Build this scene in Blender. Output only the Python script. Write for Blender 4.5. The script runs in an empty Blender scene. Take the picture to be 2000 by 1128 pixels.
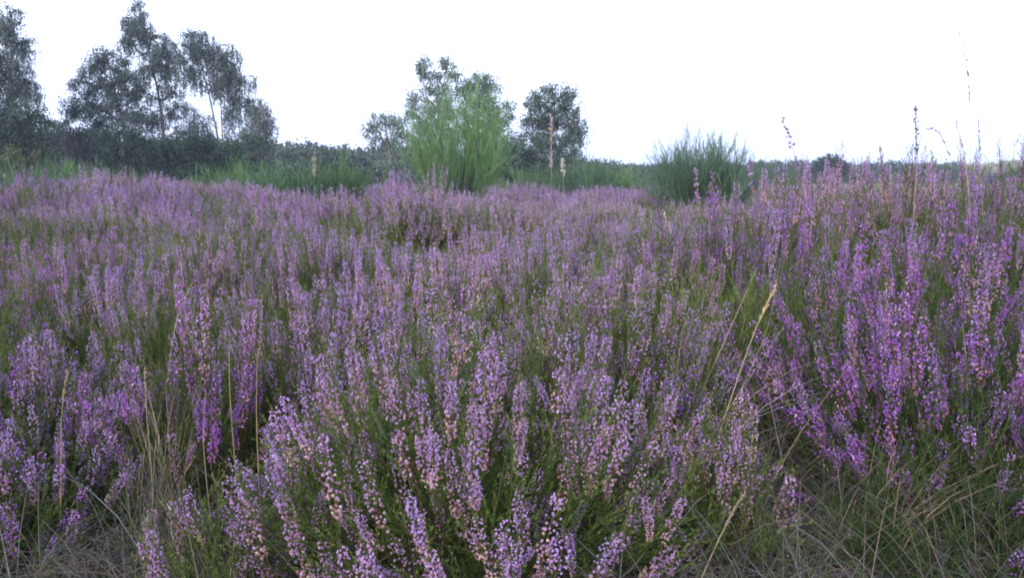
import bpy, math
import numpy as np
from mathutils import Vector

R = math.radians
RNG = np.random.default_rng(7)
scene = bpy.context.scene
COL = scene.collection

# ------------------------------------------------------------------ camera model
CAM_H, PITCH, FPX = 0.80, R(7.3), 1664.0          # metres, tilt, focal length in 2000-px units
CP, SP = math.cos(PITCH), math.sin(PITCH)

def at(px, py, y):
    """world point seen at photo pixel (px,py) when it stands y metres ahead"""
    X, Z = (px - 1000) / FPX, -(py - 564) / FPX
    dy, dz = CP + Z * SP, -SP + Z * CP
    t = y / dy
    return np.array([X * t, y, CAM_H + dz * t])

def m_per_px(y):
    return y / FPX

# ------------------------------------------------------------------ terrain
def gh(x, y):
    x = np.asarray(x, float); y = np.asarray(y, float)
    def g(cx, cy, sx, sy, a):
        return a * np.exp(-((x - cx) / sx) ** 2 - ((y - cy) / sy) ** 2)
    h = g(-5.3, 12.0, 2.5, 4.5, .42) + g(-3.1, 13.0, 1.5, 3.5, -.30) + g(-2.0, 9.0, 2.2, 2.5, .05)
    h = h + g(2.35, 4.2, 1.6, 1.6, .30) + g(-.35, 6.0, 1.0, 1.1, -.24) + g(-.5, 8.6, .9, 1.1, .10)
    h = h + g(-1.5, 11.0, 1.3, 2.0, .10) + g(4.5, 9, 3, 4, -.05)
    near = np.exp(-(np.hypot(x, y) / 60.0) ** 2)
    h = h + near * (.018 * np.sin(2.3 * x + 1.1) * np.cos(1.9 * y + .4) + .045 * np.sin(.8 * x + .5 * y) + .05 * np.sin(1.35 * x - .9 * y + 2) * np.sin(1.1 * y + .5 * x) + .010 * np.sin(6.1 * x - 3.3 * y))
    return h

# ------------------------------------------------------------------ mesh batches (triangles, one colour per vertex)
def norm(v):
    v = np.asarray(v, float)
    return v / np.maximum(np.linalg.norm(v, axis=-1, keepdims=True), 1e-9)

def frames(d, roll=None, rng=RNG):
    """rotation matrices (N,3,3) whose local z is d, with a random roll"""
    d = norm(d); n = len(d)
    a = np.where(np.abs(d[:, 2:3]) < .9, np.array([[0, 0, 1.]]), np.array([[1., 0, 0]]))
    x = norm(np.cross(a, d)); y = np.cross(d, x)
    if roll is None:
        roll = rng.uniform(0, 2 * np.pi, n)
    c, s = np.cos(roll)[:, None], np.sin(roll)[:, None]
    return np.stack([c * x + s * y, -s * x + c * y, d], axis=2)

class Batch:
    def __init__(self):
        self.v, self.f, self.c, self.n = [], [], [], 0
    def raw(self, v, f, c):
        v = np.asarray(v, np.float32); f = np.asarray(f, np.int32)
        c = np.broadcast_to(np.asarray(c, np.float32), (len(v), 3))
        self.v.append(v); self.f.append(f + self.n); self.c.append(c); self.n += len(v)
    def add(self, T, pos, rot, scale, mul=None):
        V, F, C = T
        N, n = len(pos), len(V)
        if N == 0:
            return
        scale = np.asarray(scale, float)
        sv = scale[:, None, None] if scale.ndim == 1 else scale[:, None, :]
        P = np.einsum('nij,nkj->nki', rot, V[None] * sv) + np.asarray(pos)[:, None, :]
        FF = F[None] + (np.arange(N) * n)[:, None, None]
        CC = np.broadcast_to(C[None], (N, n, 3))
        if mul is not None:
            CC = CC * np.asarray(mul)[:, None, :]
        self.raw(P.reshape(-1, 3), FF.reshape(-1, 3), CC.reshape(-1, 3))
    def tubes(self, P, r, c, sides=3):
        """P (N,K,3) polylines, r (N,K) radii, c (3,) | (N,3) | (N,K,3)"""
        P = np.asarray(P, float); N, K = P.shape[:2]
        if N == 0:
            return
        r = np.broadcast_to(r, (N, K))
        T = norm(np.gradient(P, axis=1))
        a = np.where(np.abs(T[..., 2:3]) < .9, np.array([0, 0, 1.]), np.array([1., 0, 0]))
        x = norm(np.cross(a, T)); y = np.cross(T, x)
        ang = np.arange(sides) * 2 * np.pi / sides
        V = P[:, :, None, :] + r[:, :, None, None] * (np.cos(ang)[None, None, :, None] * x[:, :, None, :] + np.sin(ang)[None, None, :, None] * y[:, :, None, :])
        idx = np.arange(N * K * sides).reshape(N, K, sides)
        A, B = idx[:, :-1, :], np.roll(idx[:, :-1, :], -1, 2)
        D, E = idx[:, 1:, :], np.roll(idx[:, 1:, :], -1, 2)
        F = np.concatenate([np.stack([A, B, E], -1).reshape(-1, 3), np.stack([A, E, D], -1).reshape(-1, 3)])
        c = np.asarray(c, float)
        if c.ndim == 1: c = c[None, None]
        elif c.ndim == 2: c = c[:, None]
        C = np.broadcast_to(c[:, :, None, :], (N, K, sides, 3)).reshape(-1, 3)
        self.raw(V.reshape(-1, 3), F, C)
    def template(self):
        return np.concatenate(self.v).astype(float), np.concatenate(self.f), np.concatenate(self.c).astype(float)
    def mesh(self, name, mat, smooth=True):
        me = bpy.data.meshes.new(name)
        v, f, c = np.concatenate(self.v), np.concatenate(self.f), np.concatenate(self.c)
        me.vertices.add(len(v)); me.vertices.foreach_set('co', v.ravel())
        me.loops.add(len(f) * 3); me.loops.foreach_set('vertex_index', f.ravel())
        me.polygons.add(len(f))
        me.polygons.foreach_set('loop_start', np.arange(0, len(f) * 3, 3, dtype=np.int32))
        me.polygons.foreach_set('use_smooth', np.full(len(f), smooth))
        ca = me.color_attributes.new('Col', 'FLOAT_COLOR', 'POINT')
        ca.data.foreach_set('color', np.concatenate([c, np.ones((len(c), 1), np.float32)], 1).ravel().astype(np.float32))
        me.materials.append(mat)
        me.update(calc_edges=True)
        return me
    def build(self, name, mat, parent=None, smooth=True):
        return link(name, self.mesh(name, mat, smooth), parent)

def link(name, me, parent=None):
    o = bpy.data.objects.new(name, me); COL.objects.link(o)
    if parent is not None: o.parent = parent
    return o

def tag(o, label=None, cat=None, group=None, kind=None):
    if label: o['label'] = label
    if cat: o['category'] = cat
    if group: o['group'] = group
    if kind: o['kind'] = kind
    return o

def empty(name, loc, rz=0.0, s=1.0):
    o = bpy.data.objects.new(name, None); COL.objects.link(o)
    o.empty_display_size = .1
    o.location = loc; o.rotation_euler = (0, 0, rz); o.scale = (s, s, s) if np.isscalar(s) else s
    return o

# ------------------------------------------------------------------ materials
def veg_material(name, translucent=.3, rough=.65, vary=.18, tint=(1, 1, 1), noise_scale=0, noise_amt=0.0, hue=.0):
    m = bpy.data.materials.new(name); m.use_nodes = True
    nt = m.node_tree; nt.nodes.clear()
    N, L = nt.nodes.new, nt.links.new
    out = N('ShaderNodeOutputMaterial')
    at_ = N('ShaderNodeAttribute'); at_.attribute_name = 'Col'
    oi = N('ShaderNodeObjectInfo')
    mr = N('ShaderNodeMapRange'); mr.inputs[3].default_value = 1 - vary; mr.inputs[4].default_value = 1 + vary
    L(oi.outputs['Random'], mr.inputs[0])
    hs = N('ShaderNodeHueSaturation')
    L(at_.outputs['Color'], hs.inputs['Color']); L(mr.outputs[0], hs.inputs['Value'])
    if hue:
        mh = N('ShaderNodeMath'); mh.operation = 'MULTIPLY'; mh.inputs[1].default_value = 7.31
        fr = N('ShaderNodeMath'); fr.operation = 'FRACT'
        mr2 = N('ShaderNodeMapRange'); mr2.inputs[3].default_value = .5 - hue; mr2.inputs[4].default_value = .5 + hue
        L(oi.outputs['Random'], mh.inputs[0]); L(mh.outputs[0], fr.inputs[0]); L(fr.outputs[0], mr2.inputs[0]); L(mr2.outputs[0], hs.inputs['Hue'])
    mx = N('ShaderNodeMix'); mx.data_type = 'RGBA'; mx.blend_type = 'MULTIPLY'; mx.inputs['Factor'].default_value = 1
    L(hs.outputs['Color'], mx.inputs['A']); mx.inputs['B'].default_value = (*tint, 1)
    col = mx.outputs['Result']
    if noise_scale:
        geo = N('ShaderNodeNewGeometry')
        nz = N('ShaderNodeTexNoise'); nz.inputs['Scale'].default_value = noise_scale; nz.inputs['Detail'].default_value = 3
        L(geo.outputs['Position'], nz.inputs['Vector'])
        mr3 = N('ShaderNodeMapRange'); mr3.inputs[1].default_value = .3; mr3.inputs[2].default_value = .7
        mr3.inputs[3].default_value = 1 - noise_amt; mr3.inputs[4].default_value = 1 + noise_amt
        L(nz.outputs['Fac'], mr3.inputs[0])
        h2 = N('ShaderNodeHueSaturation'); L(col, h2.inputs['Color']); L(mr3.outputs[0], h2.inputs['Value']); col = h2.outputs['Color']
    p = N('ShaderNodeBsdfPrincipled'); p.inputs['Roughness'].default_value = rough
    p.inputs['Specular IOR Level'].default_value = .25
    L(col, p.inputs['Base Color'])
    if translucent:
        tr = N('ShaderNodeBsdfTranslucent'); L(col, tr.inputs['Color'])
        ms = N('ShaderNodeMixShader'); ms.inputs[0].default_value = translucent
        L(p.outputs[0], ms.inputs[1]); L(tr.outputs[0], ms.inputs[2]); L(ms.outputs[0], out.inputs['Surface'])
    else:
        L(p.outputs[0], out.inputs['Surface'])
    return m

M_FLOWER = veg_material('heather_petals', .35, .6, .15, hue=.018)
M_GREEN = veg_material('heather_foliage', .30, .6, .18, noise_scale=3.0, noise_amt=.2)
M_LEAF = veg_material('tree_leaves', .25, .6, .12)
M_BARK = veg_material('bark', 0, .85, .1, noise_scale=4, noise_amt=.25)
M_BROOM = veg_material('broom_twigs', .15, .5, .15)
M_STRAW = veg_material('dry_straw', .25, .6, .15, noise_scale=5, noise_amt=.2)
M_WOODS = veg_material('far_leaves', .2, .7, .2, noise_scale=.06, noise_amt=.2)

def ground_material():
    m = bpy.data.materials.new('moor_soil'); m.use_nodes = True
    nt = m.node_tree; N, L = nt.nodes.new, nt.links.new
    p = nt.nodes['Principled BSDF']; p.inputs['Roughness'].default_value = .95; p.inputs['Specular IOR Level'].default_value = .1
    geo = N('ShaderNodeNewGeometry')
    n1 = N('ShaderNodeTexNoise'); n1.inputs['Scale'].default_value = 14; n1.inputs['Detail'].default_value = 8; n1.inputs['Roughness'].default_value = .7
    n2 = N('ShaderNodeTexNoise'); n2.inputs['Scale'].default_value = .35; n2.inputs['Detail'].default_value = 5
    for n in (n1, n2): L(geo.outputs['Position'], n.inputs['Vector'])
    r1 = N('ShaderNodeValToRGB')
    e = r1.color_ramp.elements
    e[0].position = .36; e[0].color = (.010, .010, .009, 1); e[1].position = .70; e[1].color = (.055, .050, .048, 1)
    k = e.new(.5); k.color = (.022, .026, .018, 1)
    L(n1.outputs['Fac'], r1.inputs[0])
    r2 = N('ShaderNodeValToRGB')
    e = r2.color_ramp.elements
    e[0].position = .35; e[0].color = (.12, .13, .075, 1); e[1].position = .65; e[1].color = (.17, .145, .10, 1)
    L(n2.outputs['Fac'], r2.inputs[0])
    ln = N('ShaderNodeVectorMath'); ln.operation = 'LENGTH'; L(geo.outputs['Position'], ln.inputs[0])
    mr = N('ShaderNodeMapRange'); mr.inputs[1].default_value = 28; mr.inputs[2].default_value = 50   # bare litter near, short moor grass beyond
    L(ln.outputs['Value'], mr.inputs[0])
    mx = N('ShaderNodeMix'); mx.data_type = 'RGBA'
    L(mr.outputs[0], mx.inputs['Factor']); L(r1.outputs[0], mx.inputs['A']); L(r2.outputs[0], mx.inputs['B'])
    L(mx.outputs['Result'], p.inputs['Base Color'])
    b = N('ShaderNodeBump'); b.inputs['Strength'].default_value = .6; b.inputs['Distance'].default_value = .02
    L(n1.outputs['Fac'], b.inputs['Height']); L(b.outputs[0], p.inputs['Normal'])
    return m

def build_ground():
    nr, na = 230, 240
    rad = np.concatenate([[0.0], np.geomspace(.25, 1800, nr)])
    ang = np.arange(na) * 2 * np.pi / na
    X = rad[:, None] * np.sin(ang)[None]; Y = rad[:, None] * np.cos(ang)[None]
    V = np.stack([X, Y, gh(X, Y)], -1).reshape(-1, 3)
    idx = np.arange((nr + 1) * na).reshape(nr + 1, na)
    A, B = idx[:-1], np.roll(idx[:-1], -1, 1); D, E = idx[1:], np.roll(idx[1:], -1, 1)
    F = np.concatenate([np.stack([A, E, B], -1).reshape(-1, 3), np.stack([A, D, E], -1).reshape(-1, 3)])
    b = Batch(); b.raw(V, F, (.05, .05, .04))
    o = b.build('ground', ground_material())
    tag(o, 'dark heath soil and litter under the heather', 'ground', kind='structure')
build_ground()

# ------------------------------------------------------------------ heather pieces
LILAC = np.array([.345, .205, .465]); PURPLE = np.array([.285, .090, .41]); PINK = np.array([.40, .23, .36])
FADED = np.array([.42, .22, .24]); BROWN = np.array([.25, .12, .10]); PALE = np.array([.58, .42, .66]); CREAM = np.array([.50, .37, .33])
STEMC = np.array([.14, .085, .055]); GREEN = np.array([.085, .125, .040]); GREEN2 = np.array([.125, .155, .050]); GREY_GREEN = np.array([.12, .14, .085])

def bell_template(sides, fine):
    """a small hanging heather bell: closed tip, belly, flared lobed mouth (axis = +z points out to the mouth)"""
    a = np.arange(sides) * 2 * np.pi / sides
    ring = lambda r, z, k=0: np.stack([r * np.cos(a + k), r * np.sin(a + k), np.full(sides, z)], 1)
    if fine:
        rr = np.where(np.arange(sides) % 2 == 0, .62, .36)
        V = np.concatenate([[[0, 0, -.45]], ring(.48, 0), np.stack([rr * np.cos(a), rr * np.sin(a), np.where(np.arange(sides) % 2 == 0, .62, .40)], 1), [[0, 0, .25]]])
        F = []
        for i in range(sides):
            j = (i + 1) % sides
            F += [[0, 1 + j, 1 + i], [1 + i, 1 + j, 1 + sides + j], [1 + i, 1 + sides + j, 1 + sides + i], [1 + sides + i, 1 + sides + j, 1 + 2 * sides]]
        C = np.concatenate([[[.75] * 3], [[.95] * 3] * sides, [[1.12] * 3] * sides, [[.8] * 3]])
    else:
        V = np.concatenate([[[0, 0, -.5]], ring(.5, .1), [[0, 0, .6]]])
        F = []
        for i in range(sides):
            j = (i + 1) % sides
            F += [[0, 1 + j, 1 + i], [1 + i, 1 + j, 1 + sides]]
        C = np.ones((len(V), 3))
    return V, np.array(F), C
BELL_FINE, BELL_MID, BELL_LOW = bell_template(6, True), bell_template(4, False), bell_template(3, False)

def leaf_template():
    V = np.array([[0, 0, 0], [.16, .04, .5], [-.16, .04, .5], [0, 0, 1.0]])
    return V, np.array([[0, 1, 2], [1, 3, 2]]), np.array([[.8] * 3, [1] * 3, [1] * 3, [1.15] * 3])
LEAFLET = leaf_template()

def shoot(rng, L, nleaf, leaf, spread=.75, r=.0006):
    """a green side shoot along +z clothed in small leaves"""
    b = Batch()
    P = np.zeros((1, 3, 3)); P[0, :, 2] = [0, L * .5, L]; P[0, 1, 0] = L * .04
    b.tubes(P, np.array([[r, r * .8, r * .4]]), GREEN * .8)
    z = rng.uniform(.05, 1.0, nleaf) * L
    a = rng.uniform(0, 2 * np.pi, nleaf)
    d = np.stack([np.cos(a) * spread, np.sin(a) * spread, np.full(nleaf, 1.0)], 1)
    pos = np.stack([np.zeros(nleaf), np.zeros(nleaf), z], 1)
    col = GREEN[None] * (1 + rng.normal(0, .18, (nleaf, 1))) + rng.uniform(0, 1, (nleaf, 1)) * np.array([[.05, .035, .0]])
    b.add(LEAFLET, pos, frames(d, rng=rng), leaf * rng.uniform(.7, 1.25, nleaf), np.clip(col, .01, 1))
    return b.template()

def spike(rng, L, nb, bell, T, top, low, lowest, tipgreen=True, fill=1.0, wid=1.0, axis=True):
    """one flower spike along +z: whorled bells round a thin stem; top = fresh colour, low = fading colour"""
    b = Batch()
    if axis:
        P = np.zeros((1, 4, 3)); P[0, :, 2] = np.array([-.15, .3, .7, 1.06]) * L
        b.tubes(P, np.array([[.0010, .0009, .0007, .0004]]), STEMC)
    t = np.sort(rng.uniform(0, 1, nb) ** .9)
    clump = .5 + .5 * np.sin(t * rng.uniform(14, 24) + rng.uniform(0, 6))
    keep = rng.uniform(0, 1, nb) < (.55 + .45 * clump) * fill
    t = t[keep]; n = len(t)
    a = np.arange(n) * 2.4 + rng.normal(0, .5, n)
    w = (.0066 * np.sin(np.pi * np.clip(.12 + .86 * (1 - t), 0, 1)) ** .6 + .0022) * rng.uniform(.65, 1.3, n) * wid
    pos = np.stack([np.cos(a) * w, np.sin(a) * w, t * L], 1)
    d = np.stack([np.cos(a), np.sin(a), rng.uniform(-.7, .25, n) + (t > .85) * .8], 1)
    k = np.clip((t + rng.normal(0, .16, n)), 0, 1)[:, None]
    c = np.where(k > .55, top + (k - .55) * .12, low + (top - low) * np.clip((k - .2) / .35, 0, 1))
    old = rng.uniform(0, 1, n)[:, None] < np.clip(.55 - k, 0, .5)
    c = np.where(old, lowest, c) * (1 + rng.normal(0, .14, (n, 1)))
    fresh = rng.uniform(0, 1, (n, 1)) < .06
    c = np.where(fresh, PALE, c)
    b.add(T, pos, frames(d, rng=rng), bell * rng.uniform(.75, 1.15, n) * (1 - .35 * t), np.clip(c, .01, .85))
    if tipgreen:
        m = 9
        a = rng.uniform(0, 2 * np.pi, m)
        dd = np.stack([np.cos(a) * .5, np.sin(a) * .5, np.ones(m)], 1)
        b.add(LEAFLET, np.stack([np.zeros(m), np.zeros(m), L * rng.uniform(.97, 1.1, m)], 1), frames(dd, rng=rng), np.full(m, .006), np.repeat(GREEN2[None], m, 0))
    return b.template()

STYLES = {  # fresh colour, fading colour, oldest colour
    'lilac': (LILAC, PINK * .9 + FADED * .1, CREAM * .8 + FADED * .2), 'purple': (PURPLE, PURPLE * .75 + PINK * .25, FADED),
    'pink': (PINK * .5 + LILAC * .5, FADED, CREAM), 'faded': (PINK * .6 + LILAC * .3, CREAM * .85, BROWN), 'grey': (LILAC * .5 + PALE * .4, PALE * .5 + FADED * .35, CREAM),
}
_rs = np.random.default_rng(21)
SHOOTS = [shoot(_rs, .045, 26, .0055, spread=.5) for _ in range(3)]
SHOOTS_LOW = [shoot(_rs, .06, 9, .013, r=.0008) for _ in range(2)]

def fine_spikes(style, n=5):
    return [spike(_rs, _rs.uniform(.09, .16), int(_rs.uniform(95, 150)), .0050, BELL_FINE, *STYLES[style], fill=_rs.uniform(.7, 1), wid=_rs.uniform(.85, 1.25)) for _ in range(n)]
def low_spikes(style, n=4, nb=38):
    return [spike(_rs, _rs.uniform(.09, .16), nb, .0105, BELL_LOW, *STYLES[style], tipgreen=False, fill=.95, axis=False) for _ in range(n)]
FINE = {s: fine_spikes(s) for s in STYLES}
LOW = {s: low_spikes(s) for s in STYLES}
MIDDLE = {s: [spike(_rs, _rs.uniform(.09, .16), 75, .0062, BELL_MID, *STYLES[s], fill=.9, axis=False) for _ in range(4)] for s in STYLES}

def spike_mesh(T):
    b = Batch(); b.raw(*T)
    return b.mesh('flower_spike', M_FLOWER, smooth=False)
FINE_MESH = {s: [spike_mesh(T) for T in FINE[s]] for s in STYLES}

def heather_skeleton(rng, R_, H, n, lean=(0, 0), sprawl=.9, ragged=.22):
    """stems of one heather plant: (n,6,3) polylines from the root crown fanning out to a dome of tips"""
    rho = np.sqrt(rng.uniform(0, 1, n)); th = rng.uniform(0, 2 * np.pi, n)
    tx, ty = R_ * rho * np.cos(th), R_ * rho * np.sin(th)
    tz = H * np.sqrt(np.clip(1 - (rho * sprawl) ** 2, .03, 1)) * rng.uniform(1 - ragged, 1 + ragged * .45, n)
    tip = np.stack([tx + lean[0] * tz, ty + lean[1] * tz, tz], 1)
    b0 = np.stack([tx * .22 + rng.normal(0, .02, n), ty * .22 + rng.normal(0, .02, n), np.full(n, -.02)], 1)
    mid = b0 * .45 + tip * .55; mid[:, :2] += tip[:, :2] * .14; mid[:, 2] -= tz * .10
    mid += rng.normal(0, .018, (n, 3))
    t = np.linspace(0, 1, 6)[None, :, None]
    P = (1 - t) ** 2 * b0[:, None] + 2 * t * (1 - t) * mid[:, None] + t ** 2 * tip[:, None]
    P[:, 2:5] += rng.normal(0, .004, (n, 3, 3))
    return P

def place_shoots(b, rng, P, per, lo, hi, T, size, colmul):
    N = len(P); n = N * per
    i = np.repeat(np.arange(N), per)
    t = rng.uniform(lo, hi, n) * (P.shape[1] - 1)
    k = np.minimum(t.astype(int), P.shape[1] - 2); f = (t - k)[:, None]
    pos = P[i, k] * (1 - f) + P[i, k + 1] * f
    d = norm(P[i, k + 1] - P[i, k]) + .6 * norm(rng.normal(0, 1, (n, 3)))
    d[:, 2] = np.abs(d[:, 2]) + .15
    which = rng.integers(0, len(T), n)
    hue = colmul[None] * (1 + rng.normal(0, .14, (n, 1))) * np.exp(rng.normal(0, .09, (n, 3)) * np.array([[1, .3, .6]]))
    for w in range(len(T)):
        s = which == w
        b.add(T[w], pos[s], frames(d[s], rng=rng), size * rng.uniform(.6, 1.3, s.sum()), hue[s])

def bushy_heather(rng, R_, H, n, style_mix, lean=(0, 0), leafy=1.0, flower=.6, tint=(1, 1, 1), low=False, sprawl=.9, ragged=.22, dead=.06, up=.6):
    """returns the foliage batch and flower-spike placements [(style, i, pos, dir, scale)]"""
    tint = np.array(tint)
    P = heather_skeleton(rng, R_, H, n, lean, sprawl, ragged)
    b = Batch()
    cc = np.stack([STEMC * 1.0, STEMC, STEMC, STEMC * .8 + GREEN * .3, GREEN, GREEN], 0)
    b.tubes(P, np.array([.0020, .0017, .0014, .0011, .0009, .0006])[None] * (1.5 if low else 1), np.broadcast_to(cc[None], (n, 6, 3)))
    ss = SHOOTS_LOW if low else SHOOTS
    place_shoots(b, rng, P, int((7 if low else 18) * leafy), .30, .78 if low else .9, ss, 1.0, tint)
    place_shoots(b, rng, P, 1 if low else 2, .92, 1.0, ss, .6 if low else .8, tint * np.array([1.2, 1.15, 1]))
    # plain leafy stems filling the inside
    m = int(n * .6)
    Q = heather_skeleton(rng, R_ * .95, H * .78, m, lean, sprawl, .35)
    b.tubes(Q, np.array([.0018, .0015, .0012, .001, .0008, .0005])[None] * (1.4 if low else 1), GREEN * .8 + STEMC * .3)
    place_shoots(b, rng, Q, int((8 if low else 15) * leafy), .35, 1.0, ss, 1.05, tint)
    # bare dead twigs
    k = max(2, int(n * dead))
    D = heather_skeleton(rng, R_ * 1.0, H * .8, k, lean, sprawl, .4)
    b.tubes(D, np.array([.0016, .0013, .001, .0008, .0006, .0004])[None], np.array([.22, .20, .19]))
    out = []
    names = list(style_mix); pr = np.array([style_mix[s] for s in names], float); pr /= pr.sum()
    sel = rng.uniform(0, 1, n) < flower
    for p in P[sel]:
        st = names[rng.choice(len(names), p=pr)]
        d = norm(norm(p[5] - p[4] + rng.normal(0, .006, 3)) + np.array([0, 0, up]))
        sc = rng.uniform(.75, 1.2)
        out.append((st, int(rng.integers(0, 99)), p[5] - d * .10 * sc, d, sc))
        for _ in range(int(rng.choice([0, 1, 2], p=[.3, .45, .25] if low else [.5, .4, .1]))):        # side spikes
            q = p[3] * .5 + p[4] * .5
            dd = norm(d + .55 * norm(rng.normal(0, 1, 3)) * np.array([1, 1, .3]))
            out.append((st, int(rng.integers(0, 99)), q, dd, sc * rng.uniform(.5, .85)))
    return b, out

def merge_spikes(b, rng, items, lib):
    for st in sorted(set(i[0] for i in items)):
        for w in range(len(lib[st])):
            it = [i for i in items if i[0] == st and i[1] % len(lib[st]) == w]
            if it:
                b.add(lib[st][w], np.array([i[2] for i in it]), frames(np.array([i[3] for i in it]), rng=rng), np.array([i[4] for i in it]))

def quat_from_z(d, roll):
    q = Vector((0, 0, 1)).rotation_difference(Vector(d))
    from mathutils import Quaternion
    return q @ Quaternion((0, 0, 1), roll)

# ---------------------------------------------------------------- hero heather plants (each its own mesh, spikes as parts)
PLANTED = []     # (x, y, radius) of everything planted, so the carpet fills only the rest

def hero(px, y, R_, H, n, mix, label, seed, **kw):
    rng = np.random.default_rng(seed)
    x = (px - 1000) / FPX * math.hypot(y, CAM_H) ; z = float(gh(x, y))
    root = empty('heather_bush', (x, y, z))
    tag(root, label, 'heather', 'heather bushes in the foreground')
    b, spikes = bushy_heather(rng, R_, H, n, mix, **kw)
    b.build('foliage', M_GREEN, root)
    # nearest, largest spikes become parts of their own, the rest one mass
    spikes.sort(key=lambda s: (y + s[2][1]) / s[4])
    for st, i, p, d, sc in spikes[:96]:
        o = link('flower_spike', FINE_MESH[st][i % len(FINE_MESH[st])], root)
        o.location = p; o.rotation_mode = 'QUATERNION'; o.rotation_quaternion = quat_from_z(d, rng.uniform(0, 6.28)); o.scale = (sc,) * 3
    if len(spikes) > 96:
        f = Batch(); merge_spikes(f, rng, spikes[96:], FINE)
        o = f.build('small_flowers', M_FLOWER, root, smooth=False); o['kind'] = 'stuff'
    PLANTED.append((x, y, R_ * .8))
    return root

HEROES = [  # low tints at lower right paint the bank's shade into the foliage colour
    (940, 1.62, .47, .43, 320, dict(lilac=4, pink=5, faded=3), 'broad green heather bush with big lilac and pink spikes filling the centre foreground', dict(flower=.68, tint=(1.0, 1.15, .9), lean=(0, -.06), ragged=.55)),
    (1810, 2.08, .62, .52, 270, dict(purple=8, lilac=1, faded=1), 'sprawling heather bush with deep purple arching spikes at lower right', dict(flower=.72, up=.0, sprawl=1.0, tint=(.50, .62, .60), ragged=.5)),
    (50, 2.15, .42, .44, 190, dict(lilac=4, grey=3, purple=2), 'heather bush of pale lilac spikes leaning over the bare patch at lower left', dict(flower=.55, lean=(.12, -.05))),
    (455, 2.10, .28, .46, 90, dict(purple=5, pink=2, faded=1), 'slim heather bush with magenta spikes beside the straw at left of centre', dict(flower=.6, ragged=.35)),
    (660, 2.40, .36, .46, 160, dict(pink=4, lilac=3), 'heather bush thick with pinkish lilac spikes just behind the green central bush', dict(flower=.7)),
    (1180, 2.40, .38, .48, 160, dict(pink=5, lilac=3, faded=2), 'heather bush with tall beige pink spikes rising behind the central bush', dict(flower=.7)),
    (1385, 1.55, .14, .30, 40, dict(faded=3, pink=2, lilac=1), 'small upright heather tuft with brown pink spikes beside the leaning straw', dict(flower=.7, ragged=.4)),
    (455, 1.48, .13, .24, 26, dict(faded=3, lilac=2), 'low heather tuft of few brown and lilac spikes in dry grass', dict(flower=.6, ragged=.4)),
    (1940, 1.66, .34, .28, 130, dict(purple=4, lilac=1), 'low leafy heather, its foliage tinted dark for shade, with a few purple spikes at the bottom right corner', dict(flower=.22, up=.1, tint=(.38, .48, .46), ragged=.5)),
    (1610, 2.10, .30, .36, 110, dict(purple=4, pink=1), 'leafy heather plant with foliage tinted dark for shade behind the lower right bare patch', dict(flower=.60, up=.1, tint=(.45, .55, .52), ragged=.5)),
    (1800, 1.45, .22, .19, 70, dict(purple=3, lilac=2), 'green heather tuft tinted dark for shade at the bottom edge right of the straw fan', dict(flower=.12, tint=(.38, .48, .45), ragged=.5)),
    (1800, 1.78, .32, .36, 130, dict(purple=7, lilac=1), 'heather bush with body tinted dark for shade and low outward leaning purple spikes above the straw fan', dict(flower=.5, up=.0, tint=(.40, .50, .48), ragged=.55)),
    (100, 1.90, .28, .32, 110, dict(lilac=3, purple=3, grey=1), 'low heather bush with lilac and purple spikes behind the thin lone straw stalk', dict(flower=.6, up=.2, tint=(.7, .8, .75), ragged=.5)),
    (-20, 1.75, .30, .26, 80, dict(lilac=3, purple=2), 'small heather plant at the left edge beside the lower left bare patch', dict(flower=.35, tint=(.85, .95, .9), ragged=.4)),
    (290, 2.15, .20, .30, 50, dict(purple=3, lilac=2), 'narrow heather plant between the leaning left bush and the slim magenta bush', dict(flower=.4, ragged=.5)),
]
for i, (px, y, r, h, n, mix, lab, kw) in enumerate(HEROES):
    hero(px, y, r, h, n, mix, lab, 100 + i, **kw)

# ---------------------------------------------------------------- middle heather plants: a few kinds, copied
def make_kind(seed, R_, H, n, mix, **kw):
    rng = np.random.default_rng(seed)
    b, sp = bushy_heather(rng, R_, H, n, mix, **kw)
    f = Batch(); merge_spikes(f, rng, sp, FINE)
    return b.mesh('foliage', M_GREEN), f.mesh('flowers', M_FLOWER, smooth=False)
KINDS = {
    'lilac': make_kind(31, .36, .50, 135, dict(lilac=5, grey=2, pink=1), flower=.58),
    'pink': make_kind(32, .36, .50, 135, dict(pink=5, faded=2, purple=1), flower=.58),
    'purple': make_kind(33, .38, .54, 135, dict(purple=5, lilac=2), flower=.52, tint=(.9, 1, 1), ragged=.3),
    'beige': make_kind(34, .36, .54, 125, dict(faded=5, pink=2, grey=2), flower=.55, ragged=.35),
    'green': make_kind(35, .36, .48, 135, dict(grey=3, lilac=2), flower=.30, leafy=1.25, tint=(1, 1.05, .95)),
}
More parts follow.
